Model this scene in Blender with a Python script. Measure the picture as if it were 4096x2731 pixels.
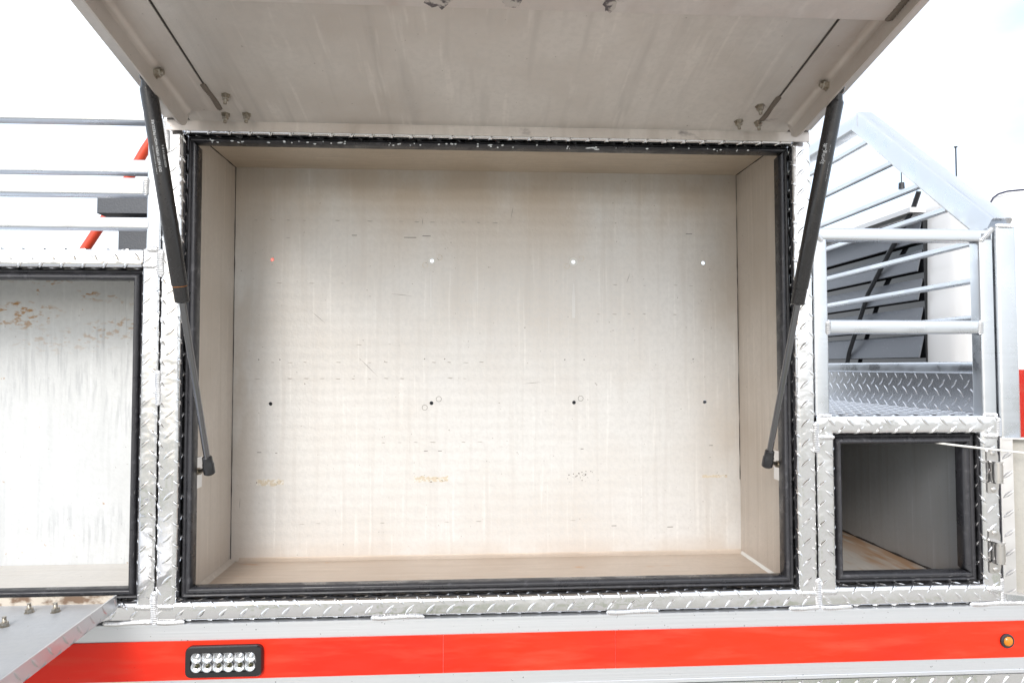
import bpy, bmesh, math, random
from mathutils import Vector, Matrix
random.seed(7)
R = math.radians
S = bpy.context.scene
for o in list(bpy.data.objects): bpy.data.objects.remove(o)
C = S.collection

# ------------------------------------------------------------------ camera
cam_d = bpy.data.cameras.new('camera'); cam = bpy.data.objects.new('camera', cam_d); C.objects.link(cam)
cam_d.sensor_width = 36; cam_d.lens = 24.0; cam_d.clip_start = .02; cam_d.clip_end = 3000
cam.matrix_world = (Matrix.Translation((-.0495, -1.384, -.0197)) @ Matrix.Rotation(R(-3.3909), 4, 'Z')
                    @ Matrix.Rotation(R(92.0985), 4, 'X') @ Matrix.Rotation(R(-.0664), 4, 'Z'))
S.camera = cam

# ------------------------------------------------------------------ sky, sun, exposure
SUN_EL, SUN_AZ = 31, 192          # azimuth clockwise from +y: the sun stands behind the camera, a little to its left
w = bpy.data.worlds.new('World'); S.world = w; w.use_nodes = True
nt = w.node_tree; nt.nodes.clear(); N = nt.nodes.new; LK = nt.links.new
out = N('ShaderNodeOutputWorld'); bg = N('ShaderNodeBackground'); bg.inputs[1].default_value = .12
sky = N('ShaderNodeTexSky'); sky.sky_type = 'NISHITA'; sky.sun_disc = False
sky.sun_elevation = R(SUN_EL); sky.sun_rotation = R(SUN_AZ); sky.dust_density = 2.5; sky.air_density = 1.0
tc = N('ShaderNodeTexCoord'); mp = N('ShaderNodeMapping'); mp.inputs['Scale'].default_value = (1.6, 1.6, 3.2)
mp.inputs['Location'].default_value = (.35, .1, .6)
nz = N('ShaderNodeTexNoise'); nz.inputs['Scale'].default_value = 1.3; nz.inputs['Detail'].default_value = 6
rp = N('ShaderNodeValToRGB'); rp.color_ramp.elements[0].position = .30; rp.color_ramp.elements[1].position = .58
rp.color_ramp.elements[0].color = (.26, .26, .26, 1); rp.color_ramp.elements[1].color = (1, 1, 1, 1)
mx = N('ShaderNodeMixRGB'); mx.inputs[2].default_value = (5.6, 5.9, 6.3, 1)
LK(tc.outputs['Generated'], mp.inputs[0]); LK(mp.outputs[0], nz.inputs[0]); LK(nz.outputs[0], rp.inputs[0])
LK(rp.outputs[0], mx.inputs[0]); LK(sky.outputs[0], mx.inputs[1]); LK(mx.outputs[0], bg.inputs[0]); LK(bg.outputs[0], out.inputs[0])
sun_d = bpy.data.lights.new('sun', 'SUN'); sun_d.energy = .8; sun_d.angle = R(24); sun_d.color = (1, .98, .95)
sun = bpy.data.objects.new('sun', sun_d); C.objects.link(sun)
el, az = R(SUN_EL), R(SUN_AZ)
sd = Vector((math.sin(az)*math.cos(el), math.cos(az)*math.cos(el), math.sin(el)))
sun.rotation_euler = sd.to_track_quat('Z', 'Y').to_euler(); sun.location = sd*30
S.view_settings.view_transform = 'Standard'; S.view_settings.look = 'None'; S.view_settings.exposure = 1.36
S.view_settings.gamma = 1; S.view_settings.use_curve_mapping = False

# ------------------------------------------------------------------ materials
def rgb(*c): return (*c, 1)
def pmat(name, col, rough=.5, metal=0, **kw):
    m = bpy.data.materials.new(name); m.use_nodes = True
    b = m.node_tree.nodes['Principled BSDF']
    b.inputs['Base Color'].default_value = rgb(*col); b.inputs['Roughness'].default_value = rough; b.inputs['Metallic'].default_value = metal
    for k, v in kw.items(): b.inputs[k].default_value = v
    return m
def nodes(m): return m.node_tree.nodes, m.node_tree.links, m.node_tree.nodes['Principled BSDF']
def noise(m, scale, vec=(1, 1, 1), detail=4, lo=.4, hi=.6, rough=.55, loc=(0, 0, 0)):
    n, l, b = nodes(m)
    t = n.new('ShaderNodeTexCoord'); p = n.new('ShaderNodeMapping'); p.inputs['Scale'].default_value = vec; p.inputs['Location'].default_value = loc
    z = n.new('ShaderNodeTexNoise'); z.inputs['Scale'].default_value = scale; z.inputs['Detail'].default_value = detail; z.inputs['Roughness'].default_value = rough
    r = n.new('ShaderNodeMapRange'); r.inputs[1].default_value = lo; r.inputs[2].default_value = hi
    l.new(t.outputs['Object'], p.inputs[0]); l.new(p.outputs[0], z.inputs[0]); l.new(z.outputs[0], r.inputs[0])
    return r.outputs[0]
def mixin(m, fac, col, amount=1.0):
    n, l, b = nodes(m)
    x = n.new('ShaderNodeMixRGB'); x.inputs[2].default_value = rgb(*col)
    src = b.inputs['Base Color']
    if src.is_linked: l.new(src.links[0].from_socket, x.inputs[1])
    else: x.inputs[1].default_value = src.default_value
    g = n.new('ShaderNodeMath'); g.operation = 'MULTIPLY'; g.use_clamp = True; g.inputs[1].default_value = amount
    l.new(fac, g.inputs[0]); l.new(g.outputs[0], x.inputs[0]); l.new(x.outputs[0], src)
def mul(m, a, b_):
    n, l, b = nodes(m); g = n.new('ShaderNodeMath'); g.operation = 'MULTIPLY'; g.use_clamp = True
    l.new(a, g.inputs[0]); l.new(b_, g.inputs[1]); return g.outputs[0]
def axis_range(m, ax, lo, hi):
    n, l, b = nodes(m); t = n.new('ShaderNodeTexCoord'); s = n.new('ShaderNodeSeparateXYZ'); r = n.new('ShaderNodeMapRange')
    r.inputs[1].default_value = lo; r.inputs[2].default_value = hi
    l.new(t.outputs['Object'], s.inputs[0]); l.new(s.outputs[ax], r.inputs[0]); return r.outputs[0]
def bump(m, fac, strength=.2, dist=.002):
    n, l, b = nodes(m); u = n.new('ShaderNodeBump'); u.inputs['Strength'].default_value = strength; u.inputs['Distance'].default_value = dist
    if b.inputs['Normal'].is_linked: l.new(b.inputs['Normal'].links[0].from_socket, u.inputs['Normal'])
    l.new(fac, u.inputs['Height']); l.new(u.outputs[0], b.inputs['Normal'])
def roughvar(m, fac, lo, hi):
    n, l, b = nodes(m); r = n.new('ShaderNodeMapRange'); r.inputs[3].default_value = lo; r.inputs[4].default_value = hi
    l.new(fac, r.inputs[0]); l.new(r.outputs[0], b.inputs['Roughness'])

TREAD = pmat('bright_tread_aluminium', (.80, .80, .81), .16, 1)
roughvar(TREAD, noise(TREAD, 9, detail=5), .10, .26); bump(TREAD, noise(TREAD, 26, detail=2), .25, .002)
TREADR = pmat('scuffed_tread_aluminium', (.62, .62, .63), .42, .9); roughvar(TREADR, noise(TREADR, 12), .36, .5)
TREADM = pmat('dull_tread_aluminium', (.64, .65, .67), .27, 1)
WELD = pmat('weld_aluminium', (.76, .76, .77), .33, 1); bump(WELD, noise(WELD, 300), .3, .001)
TUBE = pmat('satin_aluminium', (.60, .62, .645), .30, 1)
roughvar(TUBE, noise(TUBE, 14, (1, 1, 1)), .24, .38); bump(TUBE, noise(TUBE, 30, (.15, 1, 3), 1), .04, .0008)
EXTR = pmat('extruded_aluminium', (.68, .70, .73), .42, .8); bump(EXTR, noise(EXTR, 60, (.02, 1, 9), 2), .10, .001)
mixin(EXTR, noise(EXTR, 210, detail=1, lo=.775, hi=.79), (.03, .03, .035), .9)
def liner(name, base, dirt, streak, sc=(55, 55, 2.2), dirt_amt=.55, metal=.25, rough=.46):
    m = pmat(name, base, rough, metal)
    mixin(m, noise(m, 3.2, detail=4, lo=.40, hi=.72), dirt, dirt_amt)
    mixin(m, noise(m, 1, sc, 2, .52, .72), streak, .35)
    mixin(m, noise(m, 1, tuple(v*1.7 for v in sc), 2, .60, .70, loc=(3, 1, 7)), tuple(min(1, v*1.25) for v in base), .30)
    mixin(m, noise(m, 90, detail=2, lo=.45, hi=.62), tuple(v*.86 for v in base), .35)
    mixin(m, noise(m, 150, detail=1, lo=.785, hi=.81, loc=(5, 2, 1)), (.14, .10, .07), .6)
    bump(m, noise(m, 160, detail=1), .10, .0008)
    return m
LINER = liner('mill_aluminium_liner', (.70, .69, .675), (.63, .585, .535), (.57, .54, .51), dirt_amt=.7)
n_, l_, b_ = nodes(LINER)
wv = n_.new('ShaderNodeTexWave'); wv.bands_direction = 'Z'; wv.inputs['Scale'].default_value = 11; wv.inputs['Distortion'].default_value = 1.5
tcx = n_.new('ShaderNodeTexCoord'); l_.new(tcx.outputs['Object'], wv.inputs[0]); bump(LINER, wv.outputs[0], .11, .0014)
GRIME_AND_BOUNCE = mul(LINER, axis_range(LINER, 2, .18, .40), noise(LINER, 5, (1, 1, .6), 5, .30, .60)); mixin(LINER, GRIME_AND_BOUNCE, (.54, .45, .36), .8)  # tan towards the top: grime plus painted warm bounce from the door
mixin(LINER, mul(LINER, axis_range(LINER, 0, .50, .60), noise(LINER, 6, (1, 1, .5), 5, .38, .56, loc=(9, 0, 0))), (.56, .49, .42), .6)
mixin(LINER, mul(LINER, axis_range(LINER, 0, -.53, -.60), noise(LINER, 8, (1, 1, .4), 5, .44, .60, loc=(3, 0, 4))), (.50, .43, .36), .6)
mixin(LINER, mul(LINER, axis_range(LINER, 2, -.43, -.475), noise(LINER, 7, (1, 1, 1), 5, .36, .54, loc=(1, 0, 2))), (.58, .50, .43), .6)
LFLOOR = liner('pale_floor_panel', (.68, .655, .62), (.60, .55, .49), (.52, .47, .42), (4, 60, 4))
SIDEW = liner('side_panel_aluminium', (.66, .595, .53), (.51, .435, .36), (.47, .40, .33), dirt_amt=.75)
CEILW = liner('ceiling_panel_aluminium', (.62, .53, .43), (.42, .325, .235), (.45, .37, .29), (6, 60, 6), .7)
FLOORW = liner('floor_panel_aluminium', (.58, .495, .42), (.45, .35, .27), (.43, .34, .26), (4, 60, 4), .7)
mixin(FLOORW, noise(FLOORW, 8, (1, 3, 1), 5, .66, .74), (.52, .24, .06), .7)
LEFTB = liner('galvanised_back_panel', (.64, .66, .67), (.56, .57, .57), (.46, .48, .49), (45, 45, 3))
mixin(LEFTB, mul(LEFTB, noise(LEFTB, 1, (130, 1, 12), 5, .50, .64), noise(LEFTB, 3.4, (1, 1, 1.4), 3, .47, .58, loc=(1, 0, .2))), (.40, .42, .44), .5)
rz = mul(LEFTB, noise(LEFTB, 85, (.7, 1, 1.5), 5, .54, .62), mul(LEFTB, axis_range(LEFTB, 2, .0, .13), noise(LEFTB, 6, (1, 1, 3.0), 3, .46, .56, loc=(.4, 0, .33))))
mixin(LEFTB, rz, (.40, .20, .045), .95)
mixin(LEFTB, noise(LEFTB, 60, (1, 1, 1), 3, .72, .76, loc=(7, 0, 2)), (.42, .22, .07), .7)
DARKB = liner('grey_crossbox_panel', (.48, .50, .52), (.36, .35, .34), (.34, .33, .32), dirt_amt=.5)
RUSTF = liner('rusty_crossbox_floor', (.60, .57, .53), (.50, .44, .38), (.44, .38, .32), (60, 5, 5))
mixin(RUSTF, mul(RUSTF, axis_range(RUSTF, 0, .90, .975), noise(RUSTF, 16, (3.0, .4, 1), 5, .36, .52)), (.42, .20, .06), .7)
mixin(RUSTF, noise(RUSTF, 10, (3.0, .55, 1), 6, .54, .66), (.40, .19, .06), .6)
DOORP = liner('door_inner_sheet', (.68, .64, .605), (.50, .44, .39), (.40, .37, .35), (34, 3.0, 3.0), .8, .3, .42)
DOORS = liner('door_stiffener_sheet', (.66, .61, .57), (.46, .39, .34), (.34, .29, .25), (26, 2.5, 2.5), .85, .3, .40)  # stain streaks deepened to paint in the shading bands of the flange
mixin(DOORS, noise(DOORS, 7, (1, 2, 2), 5, .66, .74, loc=(2.1, 0, 0)), (.05, .04, .05), .85)
DROPP = liner('drop_door_sheet', (.46, .48, .51), (.44, .43, .41), (.38, .39, .41), (6, 40, 6))
GRIMY = pmat('grimy_hinge_flange', (.60, .54, .46), .55, .2)
mixin(GRIMY, noise(GRIMY, 22, (1, 1, 1.5), 6, .50, .60), (.16, .09, .05), .9); mixin(GRIMY, noise(GRIMY, 14, (1, 1, 2), 3, .62, .66, loc=(4, 0, 0)), (.03, .025, .04), .9)
DWELD = pmat('dull_brown_weld', (.17, .14, .115), .6, .4); bump(DWELD, noise(DWELD, 250), .5, .001)
SEAM_SHADE = pmat('dark_sealant_and_shadow', (.05, .042, .038), .8)
RUBBER = pmat('black_rubber', (.032, .032, .037), .34); roughvar(RUBBER, noise(RUBBER, 30, detail=5), .26, .52)
mixin(RUBBER, noise(RUBBER, 60, (1, 1, 1), 5, .58, .68), (.10, .10, .11), .5)
BLACK = pmat('black_strut_paint', (.022, .021, .022), .26); roughvar(BLACK, noise(BLACK, 40), .20, .32)
GLOSSB = pmat('black_plastic', (.018, .018, .02), .25)
RODM = pmat('dark_chrome_rod', (.20, .20, .21), .14, 1)
RUST = pmat('rust', (.40, .15, .04), .8)
INK = pmat('white_ink', (.75, .77, .80), .6)
RED = pmat('red_vinyl', (.84, .033, .010), .38, 0, **{'Specular IOR Level': .3})
mixin(RED, noise(RED, 2.2, detail=3), (.78, .018, .010), .6); mixin(RED, noise(RED, 5, (1, 1, 7), 5, .50, .72), (.70, .12, .07), .35); roughvar(RED, noise(RED, 12, (1, 1, 4), 4), .28, .5); mixin(RED, noise(RED, 230, detail=1, lo=.745, hi=.77), (.12, .01, .01), .8)
STEEL = pmat('stainless_bolt', (.42, .39, .34), .32, 1); mixin(STEEL, noise(STEEL, 200), (.22, .18, .13), .6)
HINGE = pmat('hinge_barrel', (.60, .58, .56), .30, 1)
CHROME = pmat('reflector', (.74, .76, .79), .22, 1)
LENS = pmat('clear_lens', (1, 1, 1), .03, 0, **{'Transmission Weight': 1.0, 'IOR': 1.3})
AMBER = pmat('amber_lens', (.80, .28, .02), .15, 0, **{'Transmission Weight': .25})
LEDY = pmat('led_chip', (.85, .78, .20), .4)
WHITEP = pmat('white_paint', (.80, .80, .80), .22, 0, **{'Coat Weight': .4})
GLASS = pmat('dark_cab_glass', (.012, .013, .015), .05)
SIDEG = pmat('side_cab_glass', (.62, .64, .66), .04, .9)
LOUV = pmat('grey_louvre', (.13, .14, .16), .36); mixin(LOUV, noise(LOUV, 260, detail=1, lo=.74, hi=.77), (.7, .7, .7), .6)
LOUVD = pmat('black_louvre_frame', (.020, .022, .026), .45)
BOXG = pmat('dark_grey_case', (.085, .09, .10), .55); bump(BOXG, noise(BOXG, 180, detail=2), .3, .001)
REDP = pmat('red_painted_pipe', (.66, .07, .03), .35)
BEDM = pmat('bed_liner', (.05, .05, .053), .85)
WHITEM = pmat('white_residue', (.78, .77, .74), .5)
TANR = pmat('tan_tape_residue', (.62, .54, .42), .7); mixin(TANR, noise(TANR, 130, detail=4, lo=.5, hi=.62), (.74, .72, .68), .9); mixin(TANR, noise(TANR, 160, detail=3, lo=.62, hi=.66), (.16, .11, .07), .8)
DOT = pmat('dark_speck', (.03, .025, .025), .8)
RINGM = pmat('grey_ring_mark', (.22, .20, .19), .7)
RUNM = pmat('pale_run_mark', (.73, .72, .705), .5, .2)
RUBM = pmat('rub_mark', (.40, .37, .34), .6, .2)
SMUD = pmat('grease', (.10, .085, .09), .5); mixin(SMUD, noise(SMUD, 70, detail=5, lo=.45, hi=.55), (.55, .50, .47), 1)
WATER = pmat('water_drop', (.75, .78, .80), .08, .3)
GROUND = pmat('dry_ground', (.43, .405, .37), .95)
mixin(GROUND, noise(GROUND, .9, detail=8, lo=.52, hi=.60), (.15, .18, .075), .85); mixin(GROUND, noise(GROUND, 14, detail=6), (.35, .33, .30), .6)

# ------------------------------------------------------------------ mesh helpers
class MB:
    def __init__(s): s.v = []; s.f = []
    def add(s, v, f):
        o = len(s.v); s.v += [tuple(p) for p in v]; s.f += [tuple(i+o for i in q) for q in f]; return s
    def box(s, x0, x1, y0, y1, z0, z1):
        v = [(x, y, z) for z in (z0, z1) for y in (y0, y1) for x in (x0, x1)]
        return s.add(v, [(0, 2, 3, 1), (4, 5, 7, 6), (0, 1, 5, 4), (2, 6, 7, 3), (0, 4, 6, 2), (1, 3, 7, 5)])
    def sweep(s, prof, p0, p1, u, v, e0=None, e1=None):
        """closed 2D profile carried from p0 to p1 along their line, u/v the profile axes; e0/e1 shift the ends per profile point (mitres)"""
        p0, p1, u, v = map(Vector, (p0, p1, u, v)); d = (p1-p0).normalized(); n = len(prof)
        a = [p0+u*q[0]+v*q[1]+d*(e0(q) if e0 else 0) for q in prof]; b = [p1+u*q[0]+v*q[1]-d*(e1(q) if e1 else 0) for q in prof]
        return s.add(a+b, [tuple(range(n))[::-1], tuple(range(n, 2*n))]+[(i, (i+1) % n, n+(i+1) % n, n+i) for i in range(n)])
    def bar(s, p0, p1, wu, wv, u, r=.004, k=3):
        u = Vector(u); d = (Vector(p1)-Vector(p0)).normalized(); u = (u-d*u.dot(d)).normalized(); v = d.cross(u)
        return s.sweep(rrect(wu, wv, r, k), p0, p1, u, v)
    def lathe(s, p0, ax, prof, n=20, cap=True):
        ax = Vector(ax).normalized(); u = ax.orthogonal().normalized(); v = ax.cross(u); p0 = Vector(p0); o = []
        for t, r in prof:
            for i in range(n):
                a = 2*math.pi*i/n; o.append(p0+ax*t+(u*math.cos(a)+v*math.sin(a))*r)
        f = [(j*n+i, j*n+(i+1) % n, (j+1)*n+(i+1) % n, (j+1)*n+i) for j in range(len(prof)-1) for i in range(n)]
        if cap: f += [tuple(range(n))[::-1], tuple(range((len(prof)-1)*n, len(prof)*n))]
        return s.add(o, f)
    def pipe(s, pts, r, n=12):
        pts = [Vector(p) for p in pts]; o = []; u = None
        for i, p in enumerate(pts):
            d = (pts[min(i+1, len(pts)-1)]-pts[max(i-1, 0)]).normalized()
            u = (u-d*u.dot(d)).normalized() if u else d.orthogonal().normalized()
            v = d.cross(u); rr = r[i] if isinstance(r, (list, tuple)) else r
            o += [p+(u*math.cos(2*math.pi*k/n)+v*math.sin(2*math.pi*k/n))*rr for k in range(n)]
        m = len(pts)
        return s.add(o, [(j*n+i, j*n+(i+1) % n, (j+1)*n+(i+1) % n, (j+1)*n+i) for j in range(m-1) for i in range(n)]+[tuple(range(n))[::-1], tuple(range((m-1)*n, m*n))])
    def bead(s, p0, p1, nrm, w=.0062, h=.0036, step=.0036):
        """stack-of-dimes weld bead"""
        p0, p1, nrm = Vector(p0), Vector(p1), Vector(nrm); L = (p1-p0).length; d = (p1-p0)/L; t = d.cross(nrm).normalized()
        k = max(6, int(L/step*4)); o = []; m = 7
        for i in range(k+1):
            q = i/k*L; ph = (q/step) % 1; e = min(1, min(q, L-q)/(w*1.0)); e = math.sqrt(max(0, 1-(1-e)**2))
            a = e*(1-.30*ph)*(1+.12*math.sin(q*97)); side = .0010*math.sin(q*61)
            for j in range(m):
                g = math.pi*j/(m-1); bow = .45*step*math.sin(g)
                o.append(p0+d*(q+bow*e)+t*(math.cos(g)*w*(.25+.75*e)*(1-.12*ph)*max(e, .05)+side)+nrm*(math.sin(g)*h*a-.0006))
        return s.add(o, [(i*m+j, i*m+j+1, (i+1)*m+j+1, (i+1)*m+j) for i in range(k) for j in range(m-1)])
    def lug(s, fn, a, q, ang, hl=.0143, hw=.0037, h=.0017, clip=None):
        ca, sa = math.cos(ang), math.sin(ang); o = []
        for t in (-1, -.8, -.5, -.18, .18, .5, .8, 1):
            ww = hw*(1-abs(t)**1.7)+.00015; hh = h*min(1, (1-abs(t))*2.6)
            for e, g in ((-1, 0), (-.42, 1), (.42, 1), (1, 0)):
                aa, qq = a+ca*t*hl-sa*e*ww, q+sa*t*hl+ca*e*ww
                if clip: aa = min(max(aa, clip[0]), clip[1]); qq = min(max(qq, clip[2]), clip[3])
                o.append(fn(aa, qq, hh*g-.00008))
        return s.add(o, [(i*4+j, i*4+j+1, i*4+j+5, i*4+j+4) for i in range(7) for j in range(3)])
    def lugs(s, fn, a0, a1, q0, q1, row0, sgn=1, pitch=.0405, row=.0202, ang=R(47), phase=0, **kw):
        k = 0; q = row0
        while q > q0-.008: q -= row; k -= 1
        while q < q1+.008:
            a = a0-pitch+((phase+(k % 2)*pitch/2) % pitch)
            while a < a1+pitch:
                if a0-.009 < a < a1+.009 and q0-.008 < q < q1+.008:
                    s.lug(fn, a, q, ang*(sgn if k % 2 == 0 else -sgn)+random.uniform(-.03, .03), clip=(a0, a1, q0, q1), **kw)
                a += pitch
            q += row; k += 1
        return s
    def build(s, name, mat, parent=None, sharp=38, flat=False):
        me = bpy.data.meshes.new(name); me.from_pydata(s.v, [], s.f); me.update()
        bm = bmesh.new(); bm.from_mesh(me); bmesh.ops.recalc_face_normals(bm, faces=bm.faces); bm.to_mesh(me); bm.free()
        if not flat:
            me.polygons.foreach_set('use_smooth', [True]*len(me.polygons)); me.set_sharp_from_angle(angle=R(sharp))
        me.materials.append(mat); return link(name, me, parent)
def link(name, me, parent=None):
    o = bpy.data.objects.new(name, me); C.objects.link(o)
    if parent:
        o.parent = parent
        if parent.type == 'EMPTY': o.matrix_parent_inverse = Matrix.Translation(-parent.location)
    return o
def rrect(w, h, r, k=3):
    p = []
    for cx, cy, a0 in ((w/2-r, h/2-r, 0), (-w/2+r, h/2-r, 90), (-w/2+r, -h/2+r, 180), (w/2-r, -h/2+r, 270)):
        p += [(cx+r*math.cos(R(a0+90*i/k)), cy+r*math.sin(R(a0+90*i/k))) for i in range(k+1)]
    return p
def tag(o, label=None, cat=None, group=None, kind=None):
    if label: o['label'] = label
    if cat: o['category'] = cat
    if group: o['group'] = group
    if kind: o['kind'] = kind
    return o
def empty(name, loc):
    o = bpy.data.objects.new(name, None); o.location = loc; o.empty_display_size = .2; C.objects.link(o); return o

# ------------------------------------------------------------------ ground
GZ = -1.55
g = MB(); n = 24
g.add([(0, 0, GZ)]+[(900*math.cos(2*math.pi*i/n), 900*math.sin(2*math.pi*i/n), GZ) for i in range(n)], [(0, 1+i, 1+(i+1) % n) for i in range(n)])
tag(g.build('ground', GROUND, flat=True), 'dry ground with tan soil and green grass around the truck', 'ground', kind='structure')

# ------------------------------------------------------------------ the truck
truck = empty('service_truck', (0, .9, GZ))
tag(truck, 'service truck with bright tread plate tool compartments standing open above a red stripe', 'truck')

RET, BR = .032, .0085       # depth of the folded return, bend radius
def fold(outer, bend):
    """cross-section of a folded frame bar: list of (b, y, nb, ny, s); s = 0 at the outer end of the flat"""
    sg = 1 if bend > outer else -1; wd = abs(bend-outer); pts = []; ro = .005; arc = math.pi/2
    pts.append((0, .022, -1, 0)); 
    for i in range(5): t = i/4*arc; pts.append((ro-ro*math.cos(t), ro-ro*math.sin(t), -math.cos(t), -math.sin(t)))
    for i in range(7): t = i/6*arc; pts.append((wd-BR+BR*math.sin(t), BR-BR*math.cos(t), math.sin(t), -math.cos(t)))
    pts.append((wd, RET, 1, 0)); res = []; s = 0
    for i, p in enumerate(pts):
        if i: s += math.hypot(p[0]-pts[i-1][0], p[1]-pts[i-1][1])
        res.append([outer+sg*p[0], p[1], sg*p[2], p[3], s])
    s0 = res[3][4]
    for q in res: q[4] -= s0
    return res, sg
def frame_bar(name, orient, a0, a1, outer, bend, row0, sgn, phase, parent, y=0.0):
    path, sg = fold(outer, bend)
    def fn(a, s, h):
        for i in range(len(path)-1):
            if s <= path[i+1][4] or i == len(path)-2:
                p, q = path[i], path[i+1]; t = (s-p[4])/(q[4]-p[4]); break
        b = p[0]+(q[0]-p[0])*t; yy = p[1]+(q[1]-p[1])*t; nb = p[2]+(q[2]-p[2])*t; ny = p[3]+(q[3]-p[3])*t
        b += nb*h; yy += ny*h+y
        return (b, yy, a) if orient == 'v' else (a, yy, b)
    m = MB(); k = len(path); ss = [p[4] for p in path]
    nseg = max(2, int((a1-a0)/.05)); rings = []
    for h in (0, -.003):
        for i in range(nseg+1):
            a = a0+(a1-a0)*i/nseg; rings += [fn(a, s, h) for s in ss]
    f = []
    for L in (0, 1):
        o = L*(nseg+1)*k
        f += [(o+i*k+j, o+i*k+j+1, o+(i+1)*k+j+1, o+(i+1)*k+j) for i in range(nseg) for j in range(k-1)]
    o = (nseg+1)*k
    for i in (0, nseg): f += [(i*k+j, i*k+j+1, o+i*k+j+1, o+i*k+j) for j in range(k-1)]
    for j in (0, k-1): f += [(i*k+j, (i+1)*k+j, o+(i+1)*k+j, o+i*k+j) for i in range(nseg)]
    m.add(rings, f)
    m.lugs(fn, a0+.001, a1-.001, ss[1], ss[-1]-.001, row0, sgn*sg if orient == 'v' else sgn*sg, phase=phase)
    return m.build(name, TREAD, parent)

def gasket(parent, orient, a0, a1, bend, sg, y=0.0, kk=1.0):
    """double bulb seal on the return; a0..a1 are the bend corners, mitred"""
    pr = [(.0015, .044), (.0015, .026)]
    pr += [(.0058-.0046*math.cos(R(t)), .0250-.0060*math.sin(R(t))) for t in (10, 50, 90, 130, 165)]
    pr += [(.0165-.0068*math.cos(R(t)), .0235-.0100*math.sin(R(t))) for t in (15, 45, 75, 105, 135, 165, 180)]
    pr += [(.0233, .032), (.0210, .044)]
    pr = [(q[0]*kk, q[1]) for q in pr]
    m = MB()
    if orient == 'v': m.sweep(pr, (bend, y, a0), (bend, y, a1), (sg, 0, 0), (0, 1, 0), lambda q: q[0], lambda q: q[0])
    else: m.sweep(pr, (a0, y, bend), (a1, y, bend), (0, 0, sg), (0, 1, 0), lambda q: q[0], lambda q: q[0])
    return m.build('gasket', RUBBER, parent, 50)

def panel_with_holes(x0, x1, z0, z1, y, holes, r, th=.003):
    bm = bmesh.new(); loops = []
    def ring(pts):
        vs = [bm.verts.new((p[0], y, p[1])) for p in pts]; return [bm.edges.new((vs[i], vs[(i+1) % len(vs)])) for i in range(len(vs))]
    e = ring([(x0, z0), (x1, z0), (x1, z1), (x0, z1)])
    for hx, hz in holes: e += ring([(hx+r*math.cos(2*math.pi*i/20), hz+r*math.sin(2*math.pi*i/20)) for i in range(20)])
    bmesh.ops.triangle_fill(bm, use_beauty=True, use_dissolve=False, edges=e)
    ex = bmesh.ops.extrude_face_region(bm, geom=bm.faces[:])
    bmesh.ops.translate(bm, vec=(0, th, 0), verts=[v for v in ex['geom'] if isinstance(v, bmesh.types.BMVert)])
    bmesh.ops.recalc_face_normals(bm, faces=bm.faces); me = bpy.data.meshes.new('back_panel'); bm.to_mesh(me); bm.free(); return me

# ---- frame bars and liner of the big middle compartment
FB, FT = -.5138, .545           # lowest edge of the compartment frames, top of the tall one
ZB, ZT = -.478, .448            # bends at the bottom and top of the middle opening
XL, XR = -.625, .625
YB = .29
def shell(x0, x1, z0, z1, y1, t=.003):
    return MB().sweep([(x0-t, z0), (x0-t, z1+t), (x1+t, z1+t), (x1+t, z0), (x1, z0), (x1, z1), (x0, z1), (x0, z0)], (0, .040, 0), (0, y1, 0), (1, 0, 0), (0, 0, 1))
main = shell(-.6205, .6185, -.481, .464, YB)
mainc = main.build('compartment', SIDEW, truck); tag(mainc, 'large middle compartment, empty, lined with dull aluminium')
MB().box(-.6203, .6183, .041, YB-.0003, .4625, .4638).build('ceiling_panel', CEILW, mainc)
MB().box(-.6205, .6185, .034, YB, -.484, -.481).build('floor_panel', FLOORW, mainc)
HOLES = [(x, z) for z in (.2393, -.1084) for x in (-.5313, -.1468, .2026, .5308)]
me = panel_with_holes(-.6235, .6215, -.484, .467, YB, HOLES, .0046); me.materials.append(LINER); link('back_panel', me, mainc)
frame_bar('tread_frame_bar', 'v', ZB-BR+.0006, .545, -.6632, XL, .020, 1, .010, mainc)
frame_bar('tread_frame_bar', 'v', ZB-BR+.0006, .545, .6632, XR, .020, 1, .022, mainc)
frame_bar('tread_frame_bar', 'h', -.6632, .6632, FB, ZB, .011, 1, .004, mainc)
frame_bar('tread_frame_bar', 'h', -.6232, .6232, .545, ZT, .058, 1, .004, mainc)
gasket(mainc, 'v', ZB, ZT, XL, 1); gasket(mainc, 'v', ZB, ZT, XR, -1)
gasket(mainc, 'h', XL, XR, ZB, 1); gasket(mainc, 'h', XL, XR, ZT, -1, kk=.6)
# seams in the inside corners of the liner: dark caulk lines on the left, pale fillets on floor and right
sm = MB(); sm.pipe([(-.6195, YB-.0008+random.uniform(-.0006, .0004), -.478+i*.94/40) for i in range(41)], [random.uniform(.0003, .0012) for _ in range(41)], 6)
sm.build('corner_seam', SEAM_SHADE, mainc)
sm = MB(); sm.pipe([(.6175, YB-.0008, -.30+i*.76/40) for i in range(41)], [random.uniform(.0002, .0009) for _ in range(41)], 6); sm.build('corner_seam', SEAM_SHADE, mainc)
sm = MB(); sm.pipe([(-.6195, .04+i*.25/12, .4622) for i in range(13)], [random.uniform(.0006, .0016) for _ in range(13)], 6); sm.build('corner_seam', SEAM_SHADE, mainc)
sm = MB(); sm.pipe([(.6175, .04+i*.25/12, .4622) for i in range(13)], [random.uniform(.0006, .0018) for _ in range(13)], 6); sm.build('corner_seam', SEAM_SHADE, mainc)
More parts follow.
